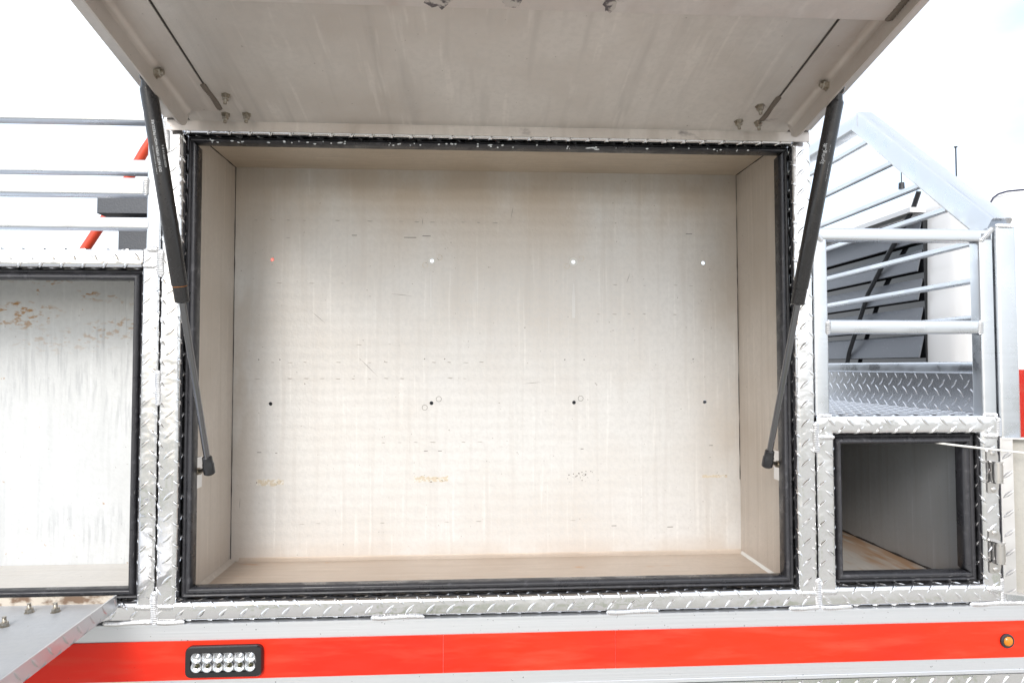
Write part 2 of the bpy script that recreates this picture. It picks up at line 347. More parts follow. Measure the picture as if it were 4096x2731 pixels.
MB().add([(x, y, z) for x in (-.60, .618) for y, z in ((YB-.010, -.4809), (YB, -.4809), (YB, -.472), (YB-.0035, -.4778))], [(0, 1, 2, 3), (4, 7, 6, 5), (0, 3, 7, 4), (3, 2, 6, 7), (0, 4, 5, 1)]).build('floor_fillet', FLOORW, mainc)
MB().add([(x, y, z) for y in (.05, YB-.004) for x, z in ((.613, -.4809), (.6184, -.4809), (.6184, -.475), (.6165, -.4785))], [(0, 1, 2, 3), (4, 7, 6, 5), (0, 3, 7, 4), (3, 2, 6, 7), (0, 4, 5, 1)]).build('floor_fillet', WHITEM, mainc)
MB().sweep([(0, 0), (.012, 0), (0, .007)], (-.6204, .05, -.4808), (-.6204, YB, -.4808), (1, 0, 0), (0, 0, 1)).build('floor_fillet', SIDEW, mainc)
MB().sweep([(0, 0), (0, -.007), (.007, 0)], (-.619, YB, .4638), (.617, YB, .4638), (0, 0, 1), (0, 1, 0)).build('ceiling_fillet', CEILW, mainc) if 0 else None
# marks left on the back panel
def disc(m, x, z, r, y, n=16, r2=None):
    if r2 is None: m.add([(x+r*math.cos(2*math.pi*i/n), y, z+r*math.sin(2*math.pi*i/n)) for i in range(n)], [tuple(range(n))])
    else: m.add([(x+q*math.cos(2*math.pi*i/n), y, z+q*math.sin(2*math.pi*i/n)) for q in (r, r2) for i in range(n)], [(i, (i+1) % n, n+(i+1) % n, n+i) for i in range(n)])
for x, z, r in ((-.1468, .2393, .0085), (.2026, .2393, .0105)):
    ring = MB(); disc(ring, x, z, r, YB-.0005, r2=.0050); ring.build('washer_mark', WHITEM, mainc)
for x, z in ((-.163, .2285), (-.128, .2475), (.186, .2285), (.2225, .2475), (-.129, -.0985), (-.163, -.119), (.219, -.0985)):
    a = MB(); disc(a, x, z, .0068, YB-.0005, r2=.0058); a.build('ring_mark', RINGM if z < 0 else TANR, mainc)
def patch(x0, x1, z0, z1, mat, name):
    m = MB(); n = 14; up = [(x0+(x1-x0)*i/n, z1+random.uniform(-1, 0)*(z1-z0)*.3) for i in range(n+1)]; dn = [(x0+(x1-x0)*i/n, z0+random.uniform(0, 1)*(z1-z0)*.25) for i in range(n+1)]
    m.add([(p[0], YB-.0006, p[1]) for p in up+dn], [(i, i+1, n+2+i, n+1+i) for i in range(n)]).build(name, mat, mainc, flat=True)
patch(-.562, -.498, -.305, -.286, TANR, 'tape_residue'); patch(-.188, -.106, -.300, -.283, TANR, 'tape_residue'); patch(.522, .585, -.296, -.288, TANR, 'tape_residue')
def run(x, z0, z1, wd):
    m = MB(); n = 10; v = []
    for i in range(n+1):
        t = i/n; ww = wd*(.15+.85*math.sin(math.pi*min(1, t*.75+.02)))*random.uniform(.8, 1.1)
        v += [(x-ww, YB-.0006, z1+(z0-z1)*t), (x+ww, YB-.0006, z1+(z0-z1)*t)]
    m.add(v, [(2*i, 2*i+1, 2*i+3, 2*i+2) for i in range(n)]).build('run_mark', RUNM, mainc, flat=True)
run(-.149, .125, .214, .0020); run(.2025, .100, .186, .0048)
sp = MB()
for x, z in [(-.560, -.0025), (-.510, -.0025), (-.164, -.001), (-.115, -.001), (.180, -.003), (.228, -.003), (.502, -.002)]: disc(sp, x, z, .0016, YB-.0005, 10)
for x, z, l in [(-.556, -.224, .010), (-.516, -.226, .005), (-.160, -.224, .009), (-.126, -.224, .009), (.222, -.222, .007), (.545, -.216, .009), (.495, .312, .016), (-.335, .300, .012), (-.160, .300, .02), (-.20, .296, .03), (.30, -.41, .012), (.44, -.415, .014)]:
    sp.box(x-l/2, x+l/2, YB-.0006, YB-.0002, z-.0008, z+.0008)
for _ in range(26): disc(sp, random.gauss(.222, .018), random.gauss(-.287, .006), random.uniform(.0005, .0019), YB-.0005, 8)
for _ in range(30): disc(sp, random.uniform(-.60, .60), random.uniform(-.45, .40), random.uniform(.0005, .0011), YB-.0005, 7)
sp.build('pin_specks', RINGM, mainc)['kind'] = 'stuff'
rm = MB()
for z, xa, xb, pr_ in ((.335, -.575, .02, .8), (.292, -.50, -.36, .5), (.182, -.56, -.30, .5), (.182, .30, .50, .6), (.110, .26, .48, .6), (.034, -.56, -.20, .3), (-.0095, -.57, .0, .7), (-.0485, -.57, .0, .8), (-.203, -.42, .0, .35), (-.395, -.5, .4, .25)):
    x = xa
    while x < xb:
        if random.random() < pr_:
            l = random.uniform(.008, .016); zz = z+random.uniform(-.0008, .0008); h = random.uniform(.0006, .0013)
            rm.add([(x, YB-.0005, zz), (x+l*.3, YB-.0005, zz+h), (x+l, YB-.0005, zz+h*.4), (x+l*.7, YB-.0005, zz-h)], [(0, 1, 2, 3)])
        x += .0384
rm.build('rub_marks', RUBM, mainc, flat=True)['kind'] = 'stuff'
for i, (x, z, l, t) in enumerate(((-.42, .10, .05, -40), (-.22, .155, .06, -6), (-.30, -.02, .07, -45), (.05, .36, .04, 80), (-.17, .335, .018, 88), (.10, -.06, .05, 5), (-.60, -.345, .03, 88), (.34, .20, .03, 70))):
    c_, s_ = math.cos(R(t)), math.sin(R(t)); m = MB(); m.add([(x-c_*l/2, YB-.0005, z-s_*l/2), (x-s_*.0005, YB-.0005, z+c_*.0005), (x+c_*l/2, YB-.0005, z+s_*l/2), (x+s_*.0005, YB-.0005, z-c_*.0005)], [(0, 1, 2, 3)]); m.build('scratch', RINGM, mainc, flat=True)
dp = MB()
for _ in range(60):
    x = random.uniform(-.58, .58); l = random.uniform(.0008, .0034) if random.random() < .85 else random.uniform(.005, .009); zz = ZT-random.uniform(.0075, .0135); yy = .0235-.0100*math.sqrt(max(0, 1-((zz-(ZT-.0099))/.0041)**2))
    dp.lathe((x-l, yy-.0004, zz), (1, random.uniform(-.1, .1), random.uniform(-.2, .2)), [(0, .0002), (l*.4, .0013), (l, .0017), (l*1.6, .0013), (l*2, .0002)], 6)
dp.build('water_drops', WATER, mainc)['kind'] = 'stuff'

# ---- left compartment with dropped door
lc = shell(-1.9, -.7060, -.481, .192, YB)
leftc = lc.build('compartment', SIDEW, truck); tag(leftc, 'left compartment with a rust spotted pale grey back panel')
MB().box(-1.9, -.7030, YB, YB+.003, -.484, .195).build('back_panel', LEFTB, leftc)
MB().box(-1.9, -.7060, .034, YB, -.484, -.481).build('floor_panel', LFLOOR, leftc)
LZT = .1765
frame_bar('tread_frame_bar', 'v', ZB-BR+.0006, .213, -.6666, -.7010, .0225, 1, .030, leftc)
frame_bar('tread_frame_bar', 'h', -1.9, -.6996, .2125, LZT, .012, -1, .012, leftc)
frame_bar('tread_frame_bar', 'h', -1.9, -.6666, FB, ZB, .011, 1, .020, leftc)
gasket(leftc, 'v', ZB, LZT, -.7010, -1); gasket(leftc, 'h', -1.9, -.7010, LZT, -1); gasket(leftc, 'h', -1.9, -.7010, ZB, 1)

MB().box(-1.9, -.668, .024, .66, .2045, .2095).build('deck_reflector', TREADM, leftc)  # unseen deck, added and carried back to reflect sky onto the rail undersides
# ---- right cross-body compartment
RXL, RXR, RZT, RZB = .7050, 1.0235, -.1610, -.4755
rc = shell(.705, 1.020, -.494, -.150, 1.0)
rightc = rc.build('compartment', DARKB, truck); tag(rightc, 'small deep right compartment with grey wall and rusty floor')
MB().box(.705, 1.020, .034, 1.0, -.497, -.494).build('floor_panel', RUSTF, rightc)
MB().box(.702, 1.023, 1.0, 1.003, -.497, -.147).build('back_panel', DARKB, rightc)
b = MB(); b.pipe([(1.0195, .05+i*.9/50, -.4935) for i in range(51)], [random.uniform(.001, .0045) for _ in range(51)], 6); b.build('corner_seam', SEAM_SHADE, rightc)
frame_bar('tread_frame_bar', 'v', RZB-BR+.0006, RZT+BR-.0006, .6666, RXL, .006, 1, .014, rightc)
frame_bar('tread_frame_bar', 'v', RZB-BR+.0006, RZT+BR-.0006, 1.0615, RXR, .018, 1, .002, rightc)
frame_bar('tread_frame_bar', 'h', .6666, 1.0615, FB, RZB, .012, -1, .016, rightc)
frame_bar('tread_frame_bar', 'h', .6666, 1.0615, -.1235, RZT, .010, -1, .030, rightc)
gasket(rightc, 'v', RZB, RZT, RXL, 1); gasket(rightc, 'v', RZB, RZT, RXR, -1, kk=1.3); gasket(rightc, 'h', RXL, RXR, RZB, 1); gasket(rightc, 'h', RXL, RXR, RZT, -1)

# tread tray on top of the right compartment
tr = MB(); tr.box(.668, 1.072, .012, 1.9, -.131, -.1255); tr.lugs(lambda a, s, h: (s, a, -.1255+h), .014, .95, .67, 1.07, .68)
tag(tr.build('tray_floor', TREADM, truck), 'tread plate deck on top of the small right compartment')

# ---- bed interior behind the compartments
bd = MB(); bd.box(-3.0, 1.07, .30, 1.95, -.53, -.50); bd.box(-3.0, .66, 1.15, 1.45, -.50, .16); tag(bd.build('truck_bed', BEDM, truck), 'dark truck bed behind the compartments')
MB().box(-3.0, -1.9, .0, .03, -.53, .2).build('rear_body_panel', TREAD, truck)

# ---- side rail with red stripe
rail = MB(); rail.sweep([(0, -.5182), (-.003, -.5188), (-.003, -.5235), (-.0020, -.5242), (-.0020, -.6500), (-.003, -.651), (-.003, -.6572), (0, -.6580), (.05, -.6580), (.05, -.5182)], (-3, 0, 0), (1.6, 0, 0), (0, 1, 0), (0, 0, 1))
railo = rail.build('side_rail', EXTR, truck); tag(railo, 'long aluminium side rail under the compartments')
st = MB(); X = [-3, -1.6, -.105, .24, 1.6]
for i in range(4): st.box(X[i]+(.0003 if i else 0), X[i+1]-.0003, -.0040-.0002*(i % 2), -.0025, -.6250, -.5505)
tag(st.build('red_stripe', RED, railo), 'bright red reflective stripe')
MB().box(-1.9, 1.6, .024, .030, -.5185, -.495).build('gap_dark_strip', BEDM, railo)  # dark strip added behind the rail gap to keep it black
# lower tread panels
lp = MB(); lp.box(-3, 1.6, .004, .012, -1.0, -.6625); lp.lugs(lambda a, s, h: (a, .004-h, s), -1.2, 1.3, -.80, -.664, -.672)
tag(lp.build('lower_tread_panel', TREAD, truck), 'tread plate panel below the side rail')

# ---- weld beads
def beads(parent, *segs, mat=None):
    for p0, p1, nrm, *r in segs:
        m = MB(); m.bead(p0, p1, nrm, *(r or ())); m.build('weld_bead', mat or WELD, parent)
F = (0, -1, 0)
beads(leftc, ((-.665, 0, -.026), (-.665, 0, -.096), F), ((-.664, 0, .214), (-.664, 0, .158), F, .009, .004), ((-.700, -.0, .1805), (-.670, 0, .1805), F), ((-.694, 0, .2135), (-.667, 0, .2135), F, .007, .004),
      ((-.6649, 0, -.455), (-.6649, 0, -.520), F, .0075, .0045), ((-.705, 0, -.486), (-.668, 0, -.486), F), ((-.762, -.001, -.516), (-.668, -.001, -.516), F, .0055, .004))
beads(mainc, ((-.662, 0, -.486), (-.628, 0, -.486), F), ((-.662, -.001, -.516), (-.606, -.001, -.516), F, .0055, .004), ((-.249, -.001, -.516), (-.142, -.001, -.516), F, .0058, .004),
      ((.222, -.001, -.516), (.330, -.001, -.516), F, .0058, .004), ((-.6575, -.001, .478), (-.6575, -.001, .405), F, .008, .004), ((.628, 0, -.486), (.662, 0, -.486), F), ((.600, -.001, -.516), (.664, -.001, -.516), F, .0055, .004))
beads(rightc, ((.665, 0, -.455), (.665, 0, -.520), F, .0075, .0045), ((.668, 0, -.484), (.705, 0, -.484), F), ((.668, -.001, -.516), (.735, -.001, -.516), F, .0055, .004), ((.9875, -.001, -.516), (1.11, -.001, -.516), F, .0058, .004),
      ((.665, 0, -.134), (.665, 0, -.200), F, .0075, .0045), ((.669, 0, -.1665), (.704, 0, -.1665), F), ((1.028, 0, -.1665), (1.060, 0, -.1665), F), ((1.0635, 0, -.128), (1.0635, 0, -.168), F), ((1.026, 0, -.486), (1.062, 0, -.486), F, .008, .004), ((1.0632, 0, -.462), (1.0632, 0, -.520), F, .0065, .004))

# ------------------------------------------------------------------ big top-hinged door
TH = R(11); H = Vector((0, -.012, .470)); DV = Vector((0, -math.cos(TH), math.sin(TH))); DN = Vector((0, math.sin(TH), math.cos(TH)))
def D(x, u, h=0): return Vector((x, 0, 0))+H+DV*u+DN*h
DL = .985
def dbox(m, x0, x1, u0, u1, h0, h1):
    v = [D(x, u, h) for h in (h0, h1) for u in (u0, u1) for x in (x0, x1)]
    return m.add(v, [(0, 2, 3, 1), (4, 5, 7, 6), (0, 1, 5, 4), (2, 6, 7, 3), (0, 4, 6, 2), (1, 3, 7, 5)])
dm = MB(); dbox(dm, -.653, .654, -.034, DL, .0005, .0035); dm.lugs(lambda a, s, h: D(s, a, .0035+h), -.03, DL, -.652, .653, -.65)
door = dm.build('door', TREAD, truck); tag(door, 'wide top hinged door standing open above the middle compartment')
dbox(MB(), -.6525, .6535, .010, DL-.002, -.0025, 0).build('inner_sheet', DOORP, door)
# curl of the sheet into the hinge and the hinge leaf
cu = MB(); pr = [(.010, -.0025), (0, -.0030), (-.006, -.0055), (-.009, -.0100), (-.012, -.0100), (-.0105, -.004), (-.006, -.0008), (.010, .0003)]
cu.sweep(pr, D(-.606, 0), D(.606, 0), DV, DN); cu.build('hinge_curl', DOORP, door)
MB().box(-.652, .654, -.0145, -.0115, .4478, .4645).build('hinge_leaf', DOORS, door)
hb = MB(); hb.lathe((-.652, -.010, .4665), (1, 0, 0), [(0, .004), (1.306, .004)], 12); hb.build('hinge_rod', DOORS, door)
for sg in (-1, 1):
    # side flange with rounded end, leg of the side stiffener lapped on the sheet, weld bead and bolts
    fx = .5985*sg; fh = .047; m = MB(); prof = [(.024, -.001), (DL, -.001), (DL, -fh)]
    prof += [(.072+.040*math.cos(R(t)), -fh+.030+.030*math.sin(R(t))) for t in (270, 258, 246, 234, 222, 210, 198, 188, 180)]
    m.add([D(fx+o, u, h) for o in (-.0016, .0016) for u, h in prof], [tuple(range(len(prof)))[::-1], tuple(range(len(prof), 2*len(prof)))]+[(i, (i+1) % len(prof), len(prof)+(i+1) % len(prof), len(prof)+i) for i in range(len(prof))])
    m.build('side_flange', DOORS, door)
    m = MB(); k = 5
    bp = [(.5969-.012+.012*math.sin(R(90*i/k)), -.0055-.012+.012*math.cos(R(90*i/k))) for i in range(k+1)]
    ps = [(.535, -.0026), (.535, -.0055)]+bp[:]+[(.5969, -.0026)]
    m.add([D(sg*x, u, h) for u in (.040, DL-.003) for x, h in ps], [tuple(range(len(ps)))[::-1], tuple(range(len(ps), 2*len(ps)))]+[(i, (i+1) % len(ps), len(ps)+(i+1) % len(ps), len(ps)+i) for i in range(len(ps))])
    m.build('side_stiffener', DOORS, door)
    m = MB(); dbox(m, min(sg*.5325, sg*.535), max(sg*.5325, sg*.535), .125, DL-.004, -.0040, -.0024); m.build('seam_or_shadow_line', SEAM_SHADE, door)
    m = MB(); dbox(m, min(sg*.535, sg*.590), max(sg*.535, sg*.590), .0385, .040, -.0036, -.0024); m.build('seam_or_shadow_line', SEAM_SHADE, door)
    m = MB(); m.bead(D(sg*.534, .041, -.0035), D(sg*.535, .130, -.0035), -DN, .0062, .0040, .0048); m.build('weld_bead', DWELD, door)
    m = MB(); m.bead(D(sg*.5935, .368, -.026), D(sg*.5935, .55, -.026), -DN, .0085, .006, .0065); m.build('weld_bead', DWELD, door)
    # ball-stud nut through the flange
    q = D(fx-sg*.0016, .172 if sg < 0 else .182, -.0125); m = MB(); m.lathe(q, (-sg, 0, 0), [(0, .0115), (.0012, .0115), (.0012, .0088), (.0085, .0088), (.0095, .0075)], 6); m.lathe(q, (-sg, 0, 0), [(0, .005), (.013, .005), (.014, .004)], 14)
    m.build('nut', STEEL, door)
for x, u in ((-.5065, .091), (-.5290, .026), (-.4885, .027), (.5098, .094), (.4889, .039), (.5307, .037)):
    m = MB(); q = D(x, u, -.0025)
    m.lathe(q, -DN, [(0, .0092), (.0014, .0092), (.0014, .0075), (.0030, .0075), (.0032, .0070), (.0085, .0070), (.0092, .0060)], 6)
    m.lathe(q, -DN, [(0, .0036), (.0095, .0036), (.0100, .0031), (.0108, .0036), (.0116, .0031), (.0124, .0036), (.0132, .0031), (.0140, .0036), (.0148, .0031), (.0165, .0036), (.018, .0030)], 12)
    m.build('bolt', STEEL, door)
m = MB(); m.sweep([(.366, -.0030), (.368, -.0225), (.3705, -.0260), (.376, -.0275), (.60, -.0275), (.606, -.0225), (.608, -.0030)], D(-.588, 0), D(.588, 0), DV, DN)
STIFF = liner('cross_stiffener_sheet', (.70, .655, .63), (.58, .49, .44), (.46, .37, .33), (16, 6, 6), .75, .2, .5)
mixin(STIFF, noise(STIFF, 9, (1, 2, 2), 5, .66, .72, loc=(2.1, 0, 0)), (.05, .04, .05), .9)
tag(m.build('cross_stiffener', STIFF, door), 'stained cross stiffener welded across the door')

m = MB(); dbox(m, -.590, .590, .3625, .3658, -.0040, -.0024); m.build('seam_or_shadow_line', SEAM_SHADE, door)  # dark strip painting the shadow gap under the stiffener edge
for x, wd in ((-.10, .045), (.010, .030), (.155, .02)):
    m = MB(); n = 16; v = [D(x+wd/2*math.cos(2*math.pi*i/n)*random.uniform(.6, 1.1), .388+.022*math.sin(2*math.pi*i/n)*random.uniform(.5, 1.1), -.0279) for i in range(n)]
    m.add(v, [tuple(range(n))]).build('grease_smudge', SMUD, door, flat=True)
# ------------------------------------------------------------------ gas struts
def text_mesh(body, size):
    cu = bpy.data.curves.new('lettering', 'FONT'); cu.body = body; cu.size = size; cu.resolution_u = 2
    o = bpy.data.objects.new('lettering', cu); C.objects.link(o)
    dg = bpy.context.evaluated_depsgraph_get(); dg.update(); me = bpy.data.meshes.new_from_object(o.evaluated_get(dg))
    v = [tuple(p.co) for p in me.vertices]; f = [tuple(p.vertices) for p in me.polygons]
    bpy.data.objects.remove(o); bpy.data.curves.remove(cu); bpy.data.meshes.remove(me); return v, f
def strut(lo, hi, lab, lines):
    lo, hi = Vector(lo), Vector(hi); L = (hi-lo).length; ax = (hi-lo)/L; t0 = L*.455
    m = MB(); m.lathe(lo+ax*t0, ax, [(0, .0105), (.002, .0130), (.030, .0132), (.0305, .0127), (.0325, .0127), (.033, .0142), (L*.508, .0142), (L*.508+.004, .0122)], 32)
    s = m.build('gas_strut', BLACK, truck); tag(s, lab)
    if lo.x < 0: MB().lathe(lo+ax*(t0+.0307), ax, [(0, .01290), (.0012, .01290)], 32).build('rust_ring', RUST, s)
    MB().lathe(lo, ax, [(.02, .0062), (t0+.01, .0062)], 20).build('rod', RODM, s)
    m = MB(); m.lathe(lo, ax, [(-.0125, .0085), (-.010, .0112), (.010, .0112), (.012, .0100), (.024, .0096), (.026, .0078)], 24); m.build('end_socket', GLOSSB, s)
    m = MB(); m.lathe(lo+ax*(t0+L*.508), ax, [(.003, .0118), (.010, .0105), (.020, .0080), (.034, .0078)], 24)
    m.lathe(hi, ax, [(-.014, .0085), (-.010, .0115), (.010, .0115), (.013, .0090)], 24); m.build('end_socket', GLOSSB, s)
    # printing that wraps round the tube and reads upwards
    view = (Vector((-.05, -1.384, 0))-lo); view = (view-ax*view.dot(ax)).normalized(); side = view.cross(ax)
    for body, size, t, ang in lines:
        v, f = text_mesh(body, size); r = .01432; o = []
        for x, y, z in v:
            g = ang+y/r; o.append(lo+ax*(t*L+x)+(view*math.cos(g)+side*math.sin(g))*r)
        mm = MB(); mm.add(o, f); mm.build('lettering', INK, s, flat=True)
    return s
UPL, UPR = D(-.6145, .170, -.0115), D(.6185, .182, -.0150)
LOL, LOR = (-.5765, .030, -.2235), (.5745, .030, -.2205)
sl = strut(LOL, UPL, 'black gas strut on the left side of the open door', [('DO NOT OPEN HIGH PRESSURE', .0062, .775, R(-2)), ('0024 009/14 B 6', .0058, .785, R(-42)), ('- ---- - ---- ----- - ----', .006, .77, R(28))])
sr = strut(LOR, UPR, 'black gas strut on the right side of the open door', [('SpringLift', .0098, .815, R(4)), ('- --- ----', .004, .845, R(-26)), ('- ----- -- ---- - ----', .005, .775, R(-40))])
for sg, lo in ((-1, LOL), (1, LOR)):
    bx = MB(); xx = sorted((sg*.6185, sg*.6035)); bx.box(xx[0], xx[1], .036, .066, lo[2]-.042, lo[2]+.020); bx.bead((sg*.611, .036, lo[2]-.042), (sg*.611, .036, lo[2]+.020), (0, -1, 0), .0075, .004)
    bx.build('strut_bracket', WELD, mainc)
    MB().lathe((sg*.6035, .045, lo[2]-.008), Vector((lo[0]-sg*.6035, lo[1]-.045, .008)), [(0, .0075), (.004, .0075), (.004, .0045), (.030, .0042)], 12).build('ball_stud', STEEL, mainc)
for sg, hi in ((-1, UPL), (1, UPR)):
    MB().lathe(hi+Vector((-sg*.016, 0, 0)), (sg, 0, 0), [(0, .0045), (.018, .0045)], 12).build('ball_stud', STEEL, door)

# ------------------------------------------------------------------ dropped left door
a5 = R(2.7); LH = Vector((0, -.012, -.4572)); LV = Vector((0, -math.cos(a5), -math.sin(a5))); LN = Vector((0, -math.sin(a5), math.cos(a5)))
def E_(x, u, h=0): return Vector((x, 0, 0))+LH+LV*u+LN*h
def ebox(m, x0, x1, u0, u1, h0, h1):
    v = [E_(x, u, h) for h in (h0, h1) for u in (u0, u1) for x in (x0, x1)]
    return m.add(v, [(0, 2, 3, 1), (4, 5, 7, 6), (0, 1, 5, 4), (2, 6, 7, 3), (0, 4, 6, 2), (1, 3, 7, 5)])
m = MB(); ebox(m, -1.85, -.730, .0, .66, -.0285, -.0255); ebox(m, -.7330, -.7298, .0, .66, -.0255, 0); ebox(m, -1.85, -.733, .657, .66, -.0255, 0); ebox(m, -1.85, -1.847, .003, .657, -.0255, 0)
m.lugs(lambda a, s, h: E_(-.7298+h, a, s), .004, .655, -.027, -.001, -.012, ang=R(50))
ld = m.build('door', TREADR, truck); tag(ld, 'bottom hinged left door lying open like a shelf')
ebox(MB(), -1.846, -.7335, .006, .655, -.017, -.0145).build('inner_sheet', DROPP, ld)
m = MB(); ebox(m, -1.846, -.7335, .002, .006, -.0255, 0); m.build('hinge_flange', GRIMY, ld)
m = MB(); m.lathe((-1.85, -.010, -.478), (1, 0, 0), [(0, .0055), (1.12, .0055)], 12); m.build('hinge_rod', TUBE, ld)
for x, u in ((-.867, .040), (-.820, .040), (-.872, .100)):
    m = MB(); q = E_(x, u, -.0145); m.lathe(q, LN, [(0, .0085), (.0012, .0085), (.0012, .0068), (.0075, .0068), (.0082, .006)], 6); m.lathe(q, LN, [(0, .0036), (.012, .0036), (.0128, .003), (.0136, .0036), (.0146, .003), (.0175, .0036)], 12); m.build('bolt', STEEL, ld)

# ------------------------------------------------------------------ right hinged door, hinges, stay cable
RA = R(28); RH = Vector((1.0665, -.006, 0)); RV = Vector((math.cos(RA), -math.sin(RA), 0)); RN = Vector((-math.sin(RA), -math.cos(RA), 0))
def G(u, z, h=0): return RH+RV*u+RN*h+Vector((0, 0, z))
def gbox(m, u0, u1, z0, z1, h0, h1):
    v = [G(u, z, h) for h in (h0, h1) for u in (u0, u1) for z in (z0, z1)]
    return m.add(v, [(0, 2, 3, 1), (4, 5, 7, 6), (0, 1, 5, 4), (2, 6, 7, 3), (0, 4, 6, 2), (1, 3, 7, 5)])
m = MB(); gbox(m, -.006, .345, -.495, -.170, -.024, -.021); gbox(m, -.006, -.003, -.495, -.170, -.021, 0); gbox(m, .342, .345, -.495, -.170, -.021, 0); gbox(m, -.003, .342, -.173, -.170, -.021, 0); gbox(m, -.003, .342, -.495, -.492, -.021, 0)
gbox(m, -.003, .016, -.492, -.173, -.0030, -.0002); m.lugs(lambda a, s, h: G(s, a, -.0002+h), -.49, -.175, -.003, .015, .006)
rd = m.build('door', TREADR, truck); tag(rd, 'small right door swung open on two barrel hinges')
m = MB(); gbox(m, .008, .342, -.492, -.173, -.019, -.017); m.build('inner_sheet', liner('small_door_sheet', (.47, .46, .43), (.40, .37, .32), (.38, .35, .31)), rd)
for z in (-.228, -.268, -.44):
    m = MB(); m.lathe(G(.045, z, -.017), RN, [(0, .006), (.001, .006), (.003, .0045)], 14); m.build('screw', STEEL, rd)
for zc in (-.241, -.407):
    m = MB(); m.lathe((1.0440, -.0150, zc-.021), (0, 0, 1), [(0, .0098), (.004, .0098), (.004, .0090), (.0044, .0106), (.0376, .0106), (.038, .009), (.038, .0098), (.042, .0098)], 24)
    hg = m.build('hinge', HINGE, rightc)
    for s_ in (-1, 1):
        k = MB(); z1 = zc+s_*.0225; z2 = zc+s_*.045
        pr = [(1.031, z1), (1.056, z1), (1.056, z2-s_*.012)]+[(1.044+.012*math.cos(R(t)), z2-s_*.012+s_*.012*math.sin(R(t))) for t in (30, 60, 90)]+[(1.034, z2), (1.031, z2-s_*.003)]
        n = len(pr); k.add([(x, y, z) for y in (-.004, -.001) for x, z in pr], [tuple(range(n)), tuple(range(n, 2*n))[::-1]]+[(i, (i+1) % n, n+(i+1) % n, n+i) for i in range(n)])
        k.box(1.035, 1.053, -.022, -.004, min(z1, z1-s_*.002), max(z1, z1-s_*.002))
        k.lathe((1.044, -.004, (z1+z2)/2+s_*.004), (0, -1, 0), [(0, .0055), (.0010, .0055), (.0018, .0035)], 14); k.build('hinge_leaf', HINGE, hg)
cb = MB(); cb.pipe([(.9150, .030, -.1795), (.96, .015, -.1855), (1.03, -.012, -.1930), (1.12, -.052, -.2015), (1.26, -.125, -.214)], .0022, 8); tag(cb.build('stay_cable', WHITEM, rightc), 'thin pale stay cable')

# ------------------------------------------------------------------ guard frame, headache rack
gf = MB(); gf.bar((.6818, .018, -.122), (.6818, .018, .268), .031, .030, (1, 0, 0), .0045); guard = gf.build('guard_frame', TUBE, truck); tag(guard, 'square tube guard frame above the small right compartment')
MB().bar((1.0465, .018, -.122), (1.0465, .018, .262), .031, .032, (1, 0, 0), .0045).build('post', TUBE, guard)
MB().bar((.6680, .017, .2585), (1.0600, .017, .2585), .0265, .030, (0, 0, 1), .004).build('rail', TUBE, guard)
MB().bar((.6975, .017, .0630), (1.0310, .017, .0630), .0285, .028, (0, 0, 1), .004).build('rail', TUBE, guard)
beads(guard, ((.669, .003, .262), (.688, .003, .243), F, .006), ((.6975, .003, .078), (.6975, .003, .046), F, .0065, .004), ((1.031, .003, .078), (1.031, .003, .046), F, .0065, .004), ((1.032, .003, .244), (1.063, .002, .276), F, .006, .004), ((.669, .003, -.1225), (.700, .003, -.1225), F, .0065, .004), ((1.030, .003, -.1225), (1.062, .003, -.1225), F, .0065, .004))
xr = 1.0905
rk = MB(); rk.bar((xr, .022, -.60), (xr, .022, .278), .047, .044, (1, 0, 0), .008, 5); rack = rk.build('headache_rack', TUBE, truck); tag(rack, 'aluminium rack with slanted corner and cross rails behind the cab')
MB().bar((xr, .026, .276), (xr, .525, .694), .047, .058, (1, 0, 0), .007, 4).build('slanted_tube', TUBE, rack)
MB().bar((xr, .515, .694), (xr, 2.0, .694), .044, .044, (1, 0, 0), .007, 4).build('top_tube', TUBE, rack)
for z, y0 in ((.622, .46), (.527, .36), (.436, .255), (.353, .165), (.258, .045), (.172, .045), (.088, .045)):
    MB().bar((1.083, y0, z), (1.083, 1.95, z), .014, .014, (1, 0, 0), .003).build('cross_rail', TUBE, rack)
MB().bar((1.083, .045, -.0235), (1.083, 1.95, -.0235), .022, .027, (1, 0, 0), .004).build('cross_rail', TUBE, rack)
m = MB(); m.box(1.077, 1.081, .045, 1.95, -.128, -.036); m.lugs(lambda a, s, h: (1.077-h, a, s), .05, 1.5, -.127, -.037, -.122); m.build('tread_panel', TREADM, rack)
beads(rack, ((1.066, .0, .2805), (1.112, .0, .2805), (0, -.8, .6), .0055, .004), ((xr-.022, .508, .672), (xr-.022, .512, .716), (-1, 0, 0), .005, .003))

# ------------------------------------------------------------------ rails over the left compartment
for i, (z0, z1, y0, d) in enumerate(((.469, .500, .0, .032), (.379, .4065, .050, .03), (.3215, .3555, .0, .036), (.2535, .2765, .0, .030))):
    m = MB(); m.bar((-2.6, y0+d/2, (z0+z1)/2), (-.690 if i != 1 else -.66, y0+d/2, (z0+z1)/2), z1-z0, d, (0, 0, 1), .003)
    o = m.build('bed_rail', TUBE, truck); tag(o, ('topmost', 'second', 'third', 'lowest')[i]+' aluminium rail above the left compartment')
m = MB(); m.bar((-.680, .018, .2125), (-.680, .018, .535), .028, .034, (1, 0, 0), .004); po = m.build('rail_post', TUBE, truck); tag(po, 'square aluminium post at the end of the bed rails')
beads(po, ((-.695, .0, .3585), (-.695, .0, .320), F, .0065, .004))

